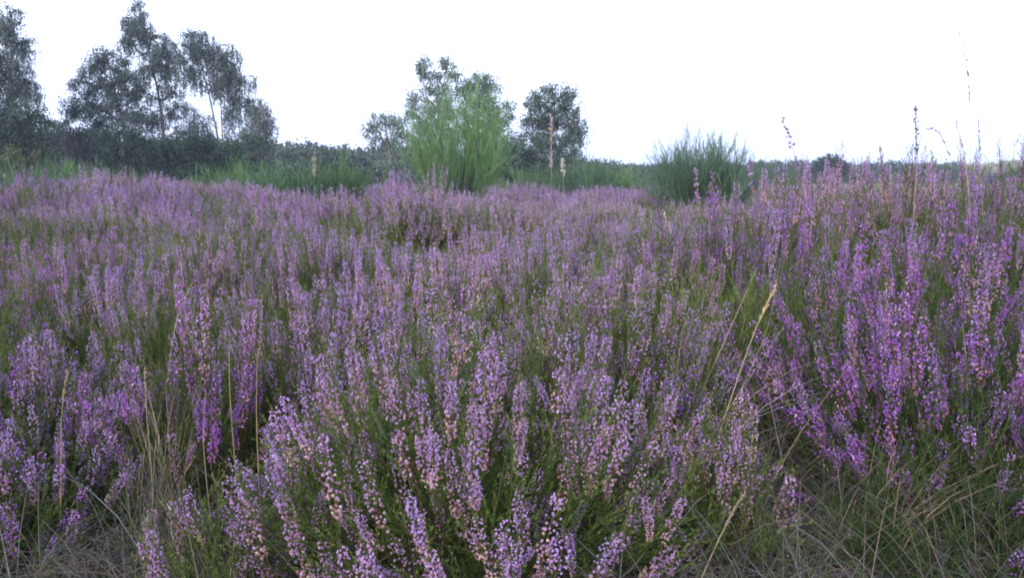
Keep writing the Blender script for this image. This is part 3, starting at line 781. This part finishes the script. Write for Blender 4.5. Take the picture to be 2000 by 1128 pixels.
B_TALL = broom_meshes(401, 100, 2.34, .95, BR_D * 1.2, BR_L * 1.15, .0048, side=11, spread=.36)
B_DARK = broom_meshes(402, 160, 1.42, .95, BR_B, BR_B * 1.5, .0045, side=14, spread=.55)
B_LOW1 = broom_meshes(403, 90, 1.5, 1.2, BR_D, BR_L, .0075, side=9, spread=.5)
B_LOW2 = broom_meshes(404, 90, 1.4, 1.3, BR_D * .85, BR_D * 1.3, .0075, side=9, spread=.6)
broom(892, 15.0, B_TALL, 'tallest bright green broom bush in front of the central trees', 1.0, .4)
broom(1362, 14.0, B_DARK, 'dark blue green broom bush standing alone right of centre', 1.0, 1.0)
for px, y, ms, s, lab in [
    (25, 19.5, B_LOW2, .82, 'dull green broom bush at the left edge below the weeping birch'),
    (110, 20.0, B_LOW1, .76, 'low broom bush second from the left edge'),
    (185, 21.0, B_LOW1, .78, 'broom bush under the left end of the dark shrubs'),
    (250, 21.5, B_LOW2, .72, 'small broom bush peeping over the purple heather crest'),
    (462, 19.0, B_LOW1, .80, 'yellow green broom bush just right of the purple heather crest'),
    (545, 18.0, B_LOW2, .74, 'darker broom bush in the gap left of the far wood'),
    (612, 18.5, B_LOW2, .76, 'broom bush behind the slim seed head stalk'),
    (680, 19.0, B_LOW1, .82, 'broom bush with tall upright twigs left of the central willow'),
    (420, 19.5, B_LOW1, .66, 'small light green broom beside the yellow green broom bush'),
    (1035, 24.0, B_LOW1, .74, 'low broom under the round grey green tree'),
    (1140, 24.0, B_LOW2, .9, 'dark green broom at the right foot of the round tree'),
    (1205, 25.0, B_LOW1, .78, 'light green broom between the round tree and the dark broom'),
    (1500, 26.0, B_LOW2, .75, 'low broom just right of the dark broom bush'),
]:
    broom(px, y, ms, lab, s, RNG.uniform(0, 6.28))

# ------------------------------------------------------------------ trees
LEAF_V = np.array([[0, 0, 0], [.32, .05, .45], [-.32, .05, .45], [0, 0, 1.0]])
LEAF = (LEAF_V, np.array([[0, 1, 2], [1, 3, 2]]), np.ones((4, 3)))

def make_tree(name, label, cat, group, y, trunk, lobes, seed, leaf=.115, leafcol=(.055, .075, .040), bark=(.12, .10, .09), r0=.14,
              dens=1.0, weep=.0, per=46, sig=.26, extra_trunks=(), depth=1.0, white=False):
    """trunk: pixel polyline foot->top; lobes: (px,py,rx,ry) crown masses in photo pixels at y metres"""
    rng = np.random.default_rng(seed)
    S = m_per_px(y)
    T = polyline(trunk, y, 10); T[0, 2] = float(gh(T[0, 0], T[0, 1])) - .1
    base = T[0].copy()
    T = T - base
    root = empty(name, base); tag(root, label, cat, group)
    wood = Batch()
    bark = np.array(bark)
    wood.tubes(T[None], np.linspace(r0, r0 * .15, 10)[None], bark, sides=7)
    Ts = [T]
    for ex in extra_trunks:
        E = polyline(ex, y, 10) - base; E[:, 1] += np.linspace(0, rng.uniform(-1, 1), 10)
        wood.tubes(E[None], np.linspace(r0 * .75, r0 * .12, 10)[None], bark, sides=7); Ts.append(E)
    crown = Batch()
    leafcol = np.array(leafcol)
    allT = np.concatenate(Ts)
    for (px, py, rx, ry) in lobes:
        c = at(px, py, y) - base
        rx, rz = rx * S * 1.18, ry * S * 1.15; ryd = (rx + rz) * .5 * depth
        c[1] += rng.normal(0, .35) * rx
        # limb from the nearest lower trunk point
        below = allT[allT[:, 2] < c[2] - .2 * rz]
        if len(below) == 0: below = allT[:3]
        q = below[np.argmin(np.linalg.norm((below - c) * np.array([1, .6, .75]), axis=1))]
        t = np.linspace(0, 1, 6)[:, None]
        mid = q * .5 + c * .5 + np.array([0, 0, .12 * np.linalg.norm(c - q)])
        limb = (1 - t) ** 2 * q + 2 * t * (1 - t) * mid + t ** 2 * (c + np.array([0, 0, rz * .3]))
        wood.tubes(limb[None], np.linspace(r0 * .38, r0 * .08, 6)[None], bark, sides=5)
        ncl = max(10, int(dens * 2.6 * (rx * ryd * rz) ** (2 / 3.) / sig ** 2 * .95))
        u = norm(rng.normal(0, 1, (ncl, 3))) * (rng.uniform(.12, 1, (ncl, 1)) ** .45) * rng.uniform(.85, 1.12, (ncl, 1))
        cl = c + u * np.array([rx, ryd, rz])
        # twigs
        j = rng.integers(2, 6, ncl)
        s0 = limb[j]; tt = np.linspace(0, 1, 4)[None, :, None]
        tw = s0[:, None] * (1 - tt) + cl[:, None] * tt
        tw[:, 1:3, 2] += (.12 * np.linalg.norm(cl - s0, axis=1))[:, None]
        wood.tubes(tw, np.array([.030, .022, .014, .006])[None] * (r0 / .14) ** .5, bark * .8)
        n = ncl * per
        i = np.repeat(np.arange(ncl), per)
        off = norm(rng.normal(0, 1, (n, 3))) * (rng.uniform(0, 1, (n, 1)) ** .5) * 1.35 * sig * np.exp(rng.normal(0, .25, (ncl, 1)))[i]
        if weep:      # part of the leaves hang in strands below their cluster
            ns = 5
            strand = rng.normal(0, 1, (ncl, ns, 2)) * sig * .8
            sl = (sig * 1.2 + weep * sig * 4.2 * rng.uniform(.2, 1, (ncl, ns)))
            pk = rng.integers(0, ns, n); hangs = rng.uniform(0, 1, n) < weep * .8
            hz = np.stack([strand[i, pk, 0] + rng.normal(0, .045, n), strand[i, pk, 1] + rng.normal(0, .045, n), -rng.uniform(-.05, 1, n) * sl[i, pk]], 1)
            off = np.where(hangs[:, None], hz, off)
        p = cl[i] + off
        d = norm(rng.normal(0, 1, (n, 3)) + np.array([0, 0, -.5 - weep]))
        cc = leafcol[None] * np.exp(rng.normal(0, .16, (ncl, 1)))[i] * np.exp(rng.normal(0, .22, (n, 1))) * np.exp(rng.normal(0, .06, (n, 3)))
        crown.add(LEAF, p, frames(d, rng=rng), leaf * rng.uniform(.6, 1.25, n), cc)
        if weep:    # the bare threads of those strands
            for q in range(ns):
                th = cl[:, None] + np.stack([strand[:, q, 0:1] * np.ones((1, 3)), strand[:, q, 1:2] * np.ones((1, 3)), -np.linspace(0, 1, 3)[None] * sl[:, q:q + 1]], -1)
                wood.tubes(th, np.array([.008, .006, .004])[None], bark * .6)
    wood.build('trunk', M_BARK, root); crown.build('crown', M_LEAF, root, smooth=False)
    return root

BIRCH_LEAF = (.070, .100, .092); WILLOW = (.11, .150, .125); DARKL = (.030, .056, .036); MIDL = (.050, .082, .055); PURPL = (.070, .070, .082)
BIRCHES = 'birch trees at the left'
make_tree('birch_tree', 'weeping birch cut by the left edge of the view', 'tree', BIRCHES, 50, [(10, 345), (12, 250), (18, 150), (28, 60), (30, 20)],
          [(28, 38, 24, 26), (12, 70, 30, 26), (40, 85, 22, 24), (8, 120, 32, 28), (38, 135, 24, 30), (15, 175, 28, 30), (42, 170, 20, 22), (8, 215, 34, 24), (60, 185, 15, 30), (35, 220, 26, 24), (-30, 150, 35, 60), (-25, 80, 30, 50)],
          501, leafcol=BIRCH_LEAF, bark=(.12, .11, .105), r0=.16, weep=.8, dens=.60, sig=.23, per=64)
make_tree('birch_tree', 'broad round birch leaning left of the tallest birch', 'tree', BIRCHES, 55, [(262, 345), (250, 280), (232, 210), (215, 140), (205, 105)],
          [(205, 118, 32, 22), (178, 135, 30, 24), (232, 140, 30, 26), (165, 170, 26, 24), (200, 175, 34, 26), (240, 185, 30, 26), (160, 208, 28, 20), (195, 218, 34, 22), (235, 225, 34, 24), (262, 240, 26, 24), (205, 248, 34, 18), (150, 222, 16, 14), (258, 160, 22, 22)],
          502, leafcol=BIRCH_LEAF, bark=(.085, .075, .07), r0=.12, weep=.35, dens=.62, sig=.24, per=64)
make_tree('birch_tree', 'tallest birch with its narrow top reaching the upper edge of the view', 'tree', BIRCHES, 56, [(322, 345), (320, 270), (316, 220), (305, 160), (285, 80), (272, 15)],
          [(272, 18, 14, 18), (262, 45, 22, 18), (285, 48, 22, 22), (268, 78, 26, 22), (305, 78, 30, 24), (290, 108, 34, 24), (322, 115, 24, 26), (300, 140, 34, 24), (330, 155, 22, 26), (345, 215, 26, 22), (285, 185, 26, 22), (300, 245, 22, 18), (345, 262, 26, 18), (252, 88, 14, 12), (248, 50, 12, 12), (335, 190, 22, 18), (292, 222, 22, 18)],
          503, leafcol=BIRCH_LEAF, bark=(.085, .075, .075), r0=.125, weep=.45, dens=.54, sig=.23, per=64)
make_tree('birch_tree', 'two stemmed birch with pale trunks and hanging twigs right of the tallest birch', 'tree', BIRCHES, 54, [(432, 345), (428, 280), (418, 230), (405, 170), (385, 100), (370, 62)],
          [(372, 70, 22, 18), (395, 85, 28, 20), (358, 95, 22, 22), (425, 98, 32, 22), (450, 112, 22, 24), (385, 115, 34, 22), (430, 130, 34, 24), (460, 145, 16, 30), (375, 150, 26, 22), (410, 160, 22, 20), (448, 175, 22, 30), (480, 160, 18, 18), (475, 195, 16, 34), (455, 225, 18, 34), (395, 250, 24, 26), (372, 225, 22, 22)],
          504, leafcol=BIRCH_LEAF, bark=(.095, .088, .085), r0=.085, weep=.9, dens=.52, sig=.23, per=64, extra_trunks=[[(437, 345), (438, 270), (438, 200), (432, 120)]])
make_tree('birch_tree', 'small drooping birch at the right end of the birch group', 'tree', BIRCHES, 53, [(498, 345), (500, 290), (505, 240), (506, 200)],
          [(505, 203, 14, 12), (490, 215, 16, 16), (515, 222, 16, 22), (485, 245, 14, 22), (505, 250, 18, 26), (522, 245, 10, 26), (495, 272, 16, 16)],
          505, leafcol=BIRCH_LEAF, bark=(.22, .2, .2), r0=.09, weep=1.0, dens=.52, sig=.22, per=64)
SHR = 'dark shrubs below the birches'
def shrubby(name, label, group, y, px, lobes, seed, col, leaf=.125, dens=1.3, sig=.27, per=40, r0=.08, cat='shrub'):
    cx = px
    make_tree(name, label, cat, group, y, [(cx, 356), (cx - 2, 330), (cx + 2, 300), (cx, min(l[1] for l in lobes) + 8)], lobes, seed, leaf=leaf, leafcol=col, bark=(.07, .06, .055), r0=r0, dens=dens, sig=sig, per=per)
shrubby('oak_tree', 'dark bushy oak below the weeping birch at the left edge', SHR, 46, 35, [(20, 245, 36, 24), (55, 235, 26, 20), (75, 228, 16, 16), (30, 285, 40, 26), (70, 270, 26, 26), (-10, 270, 36, 40), (60, 305, 30, 22), (15, 320, 36, 22)], 511, DARKL, cat='tree', r0=.15)
shrubby('shrub', 'olive leaved shrub low down in front of the dark oak', SHR, 40, 45, [(35, 305, 28, 16), (60, 312, 24, 14), (20, 325, 28, 14), (62, 332, 26, 12)], 512, (.060, .070, .030))
shrubby('shrub', 'greyish shrub between the dark oak and the birches', SHR, 58, 110, [(100, 245, 18, 16), (120, 250, 20, 16), (100, 280, 28, 26), (125, 285, 28, 26), (110, 320, 36, 24)], 513, MIDL)
shrubby('shrub', 'purplish grey shrub beneath the left of the birches', SHR, 56, 150, [(140, 270, 20, 22), (165, 262, 20, 18), (150, 300, 28, 26), (175, 300, 24, 26), (160, 330, 32, 18)], 514, PURPL)
shrubby('shrub', 'wide dark green shrub under the broad round birch', SHR, 50, 235, [(200, 265, 28, 18), (240, 265, 30, 18), (215, 300, 38, 26), (260, 300, 34, 26), (235, 335, 50, 20), (275, 275, 24, 16)], 515, (.032, .058, .036))
shrubby('shrub', 'dark shrub beneath the trunk of the tallest birch', SHR, 50, 315, [(305, 280, 26, 16), (335, 290, 26, 18), (300, 315, 34, 26), (340, 325, 32, 26), (320, 350, 40, 18)], 516, DARKL)
shrubby('shrub', 'blackish green shrub below the two stemmed birch', SHR, 49, 385, [(372, 275, 24, 16), (400, 278, 24, 16), (375, 305, 30, 26), (410, 310, 28, 26), (390, 345, 42, 20)], 517, (.020, .040, .026))
shrubby('shrub', 'shrub with bare pale twigs under the small drooping birch', SHR, 52, 470, [(445, 285, 24, 16), (480, 275, 26, 14), (515, 282, 22, 14), (455, 315, 30, 24), (500, 315, 34, 24), (475, 340, 40, 16)], 518, MIDL)
CEN = 'trees in the centre'
make_tree('willow_tree', 'low grey willow at the left of the central trees', 'tree', CEN, 45, [(765, 350), (762, 310), (755, 270), (750, 230)],
          [(752, 232, 22, 14), (725, 250, 14, 16), (770, 245, 22, 20), (740, 272, 26, 20), (785, 270, 24, 24), (755, 300, 28, 22), (790, 305, 26, 24), (775, 330, 34, 18)], 521, leafcol=WILLOW, bark=(.14, .12, .11), r0=.10, dens=.5, sig=.22, weep=.1)
make_tree('willow_tree', 'tall airy willow with two thin tops behind the tallest broom', 'tree', CEN, 47, [(865, 350), (862, 280), (855, 220), (868, 160), (875, 118)],
          [(828, 128, 12, 14), (875, 125, 18, 14), (850, 150, 12, 10), (885, 152, 14, 16), (838, 175, 14, 14), (870, 180, 22, 18), (810, 200, 18, 18), (845, 212, 28, 22), (880, 215, 22, 22), (815, 235, 28, 22), (855, 255, 32, 24), (820, 280, 30, 26), (865, 300, 36, 28), (835, 325, 40, 20), (826, 145, 8, 10)], 522, leafcol=WILLOW, bark=(.14, .12, .11), r0=.12, dens=.7, sig=.22, per=52,
          extra_trunks=[[(862, 350), (845, 260), (835, 190), (826, 130)]])
make_tree('willow_tree', 'fuller grey green willow right behind the tallest broom', 'tree', CEN, 48, [(935, 350), (935, 290), (932, 220), (935, 160)],
          [(935, 165, 28, 18), (910, 172, 20, 18), (955, 180, 22, 22), (925, 205, 34, 24), (960, 215, 20, 26), (975, 250, 24, 26), (930, 250, 40, 28), (995, 215, 10, 16), (950, 290, 44, 30), (990, 290, 24, 28), (930, 325, 50, 20), (985, 325, 30, 20)], 523, leafcol=(.080, .12, .092), bark=(.12, .1, .09), r0=.13, dens=1.1, sig=.25)
make_tree('willow_tree', 'round grey green tree behind the tall plumed stalk', 'tree', CEN, 49, [(1078, 352), (1078, 300), (1080, 240), (1085, 185)],
          [(1078, 185, 22, 16), (1108, 182, 18, 16), (1040, 192, 12, 16), (1060, 210, 30, 22), (1105, 215, 30, 24), (1048, 240, 30, 24), (1090, 248, 36, 26), (1128, 245, 18, 26), (1035, 280, 26, 26), (1075, 285, 36, 26), (1120, 282, 24, 24), (1060, 320, 44, 24), (1105, 315, 34, 22), (1025, 320, 24, 24)], 524, leafcol=(.078, .115, .09), bark=(.1, .09, .08), r0=.13, dens=1.2, sig=.25)
shrubby('shrub', 'dark shrub in the gap between the central willows', CEN, 50, 1010, [(1000, 290, 20, 20), (1015, 310, 20, 20), (1000, 335, 28, 18)], 525, DARKL)
make_tree('oak_tree', 'single round dark tree standing out of the far treeline at right', 'tree', None, 120, [(1625, 345), (1625, 330), (1625, 312)],
          [(1625, 314, 22, 10), (1608, 322, 16, 10), (1642, 322, 16, 10), (1600, 334, 16, 10), (1625, 332, 26, 12), (1648, 334, 14, 10)], 526, leaf=.30, leafcol=(.045, .060, .045), sig=.45, r0=.25, dens=1.2, per=40)

# ------------------------------------------------------------------ the far woods
def crown_mesh(seed, col):
    """a wood's edge tree crown of about 1 m height, leafy all over, to be scaled"""
    rng = np.random.default_rng(seed)
    b = Batch()
    n = 60
    u = norm(rng.normal(0, 1, (n, 3))) * rng.uniform(.55, 1.05, (n, 1))
    c = u * np.array([.62, .55, .46]) + np.array([0, 0, .52])
    per = 34
    i = np.repeat(np.arange(n), per)
    p = c[i] + rng.normal(0, .085, (n * per, 3))
    p[:, 2] = np.maximum(p[:, 2], 0)
    cc = np.array(col)[None] * np.exp(rng.normal(0, .22, (n, 1)))[i] * np.exp(rng.normal(0, .2, (n * per, 1)))
    b.add(LEAF, p, frames(rng.normal(0, 1, (n * per, 3)), rng=rng), .11 * rng.uniform(.6, 1.2, n * per), cc)
    return b.mesh('wood_crown', M_WOODS, smooth=False)

def woods(name, label, cols, prof, y, n, seed, rows=3, dy=14, size=(1.0, 1.25), step=None):
    """prof: [(px, top py)] skyline of the wood in the photo at y metres"""
    rng = np.random.default_rng(seed)
    ks = [crown_mesh(seed + k, c) for k, c in enumerate(cols)]
    prof = np.array(prof, float)
    px = np.concatenate([np.linspace(prof[0, 0], prof[-1, 0], n) + rng.normal(0, (prof[-1, 0] - prof[0, 0]) / n * .35, n) for _ in range(rows)])
    row = np.repeat(np.arange(rows), n)
    yy = y + row * dy + rng.uniform(-.4, .4, len(px)) * dy
    top = np.interp(px, prof[:, 0], prof[:, 1]) + rng.uniform(-2, 7, len(px)) + np.where(row == 0, rng.uniform(0, 8, len(px)), 0)
    H = np.array([at(a, b_, c)[2] for a, b_, c in zip(px, top, yy)])
    H = np.maximum(H, 1.0)
    x = (px - 1000) / FPX * yy
    gap = (prof[-1, 0] - prof[0, 0]) / n * yy / FPX
    w = np.maximum(gap * 1.35, H * rng.uniform(.9, 1.3, len(px)))
    w = np.minimum(w, H * 2.2)
    scatter_object(name, ks, np.stack([x, yy, np.zeros(len(px)) - .3], 1), rng.integers(0, len(ks), len(px)),
                   np.stack([np.zeros(len(px)), np.zeros(len(px)), rng.uniform(0, 6.28, len(px))], 1), np.stack([w, w, H + .3], 1), label, 'wood')
woods('woods', 'blue green wood along the horizon at left and centre', [(.050, .070, .048), (.045, .062, .050), (.060, .078, .050)],
      [(-260, 262), (40, 262), (200, 270), (400, 280), (530, 285), (600, 283), (640, 288), (700, 292), (760, 296), (900, 306), (1100, 312), (1160, 315), (1230, 322), (1290, 322)], 95, 46, 601)
woods('woods', 'blue green treeline along the horizon right of the dark broom', [(.050, .070, .050), (.055, .075, .050), (.045, .065, .050)],
      [(1230, 324), (1400, 322), (1480, 318), (1530, 318), (1570, 316), (1660, 322), (1720, 320), (1800, 319), (1860, 322)], 170, 44, 611, dy=20)
woods('woods', 'wood on the far horizon at right with warm sunlight put into its pale yellow green leaf colour', [(.24, .23, .12), (.20, .20, .11), (.27, .24, .13)],  # warm sun on this wood is put into the leaf colours
      [(1780, 322), (1850, 319), (1920, 318), (1990, 314), (2100, 310), (2400, 312)], 260, 40, 621, dy=25)
woods('woods', 'dark low thicket in front of the pale yellow wood at right', [(.045, .058, .060), (.05, .06, .055)],
      [(1930, 338), (1975, 330), (2010, 326), (2100, 322), (2350, 322)], 140, 20, 631, rows=2, dy=10)

# ------------------------------------------------------------------ sky, sun, air, camera
def build_light():
    SUN_EL, SUN_ROT = R(24), R(205)
    w = bpy.data.worlds.new('World'); scene.world = w; w.use_nodes = True
    nt = w.node_tree; N, L = nt.nodes.new, nt.links.new
    bg = nt.nodes['Background']; bg.inputs['Strength'].default_value = .13
    sky = N('ShaderNodeTexSky'); sky.sky_type = 'NISHITA'; sky.sun_disc = False
    sky.sun_elevation = SUN_EL; sky.sun_rotation = SUN_ROT
    sky.air_density = 1.0; sky.dust_density = 6.0; sky.ozone_density = 1.0
    hs = N('ShaderNodeHueSaturation'); hs.inputs['Saturation'].default_value = .55
    # thin even cloud over the clear sky
    mx = N('ShaderNodeMix'); mx.data_type = 'RGBA'; mx.inputs['Factor'].default_value = .55
    mx.inputs['B'].default_value = (5.4, 6.15, 9.0, 1)
    L(sky.outputs[0], hs.inputs['Color']); L(hs.outputs[0], mx.inputs['A']); L(mx.outputs['Result'], bg.inputs['Color'])
    l = bpy.data.lights.new('sun', 'SUN'); l.energy = .5; l.angle = R(18); l.color = (1, .97, .93)
    o = bpy.data.objects.new('sun', l); COL.objects.link(o)
    d = Vector((math.sin(SUN_ROT) * math.cos(SUN_EL), math.cos(SUN_ROT) * math.cos(SUN_EL), math.sin(SUN_EL)))
    o.rotation_euler = d.to_track_quat('Z', 'Y').to_euler(); o.location = d * 30
build_light()

def build_haze():
    x, y0, y1, z0, z1 = 1850, -1850, 1850, -1.4, 22
    V = [(sx * x, yy, z) for z in (z0, z1) for yy in (y0, y1) for sx in (-1, 1)]
    F = [(0, 2, 3, 1), (4, 5, 7, 6), (0, 1, 5, 4), (2, 6, 7, 3), (0, 4, 6, 2), (1, 3, 7, 5)]
    me = bpy.data.meshes.new('haze'); me.from_pydata(V, [], F); me.update()
    m = bpy.data.materials.new('thin_haze'); m.use_nodes = True
    nt = m.node_tree; nt.nodes.clear()
    out = nt.nodes.new('ShaderNodeOutputMaterial'); pv = nt.nodes.new('ShaderNodeVolumePrincipled')
    pv.inputs['Color'].default_value = (.66, .80, 1, 1); pv.inputs['Density'].default_value = .0006
    nt.links.new(pv.outputs[0], out.inputs['Volume'])
    me.materials.append(m)
    tag(link('haze', me), 'thin bluish evening air over the moor', 'haze', kind='stuff')
HAZE = True
if HAZE: build_haze()

cam = bpy.data.cameras.new('camera'); cam.sensor_width = 36; cam.lens = 36 * FPX / 2000; cam.clip_end = 6000; cam.clip_start = .02
co = bpy.data.objects.new('camera', cam); COL.objects.link(co)
co.location = (0, 0, CAM_H + 0.0); co.rotation_euler = (math.pi / 2 - PITCH, 0, 0)
scene.camera = co

scene.view_settings.view_transform = 'Standard'; scene.view_settings.look = 'None'
scene.view_settings.exposure = 1.5; scene.view_settings.gamma = 1
scene.cycles.use_denoising = True
scene.cycles.pixel_filter_type = 'BLACKMAN_HARRIS'; scene.cycles.filter_width = 1.9
scene.cycles.max_bounces = 6; scene.cycles.diffuse_bounces = 3; scene.cycles.transmission_bounces = 3; scene.cycles.glossy_bounces = 2; scene.cycles.volume_bounces = 0
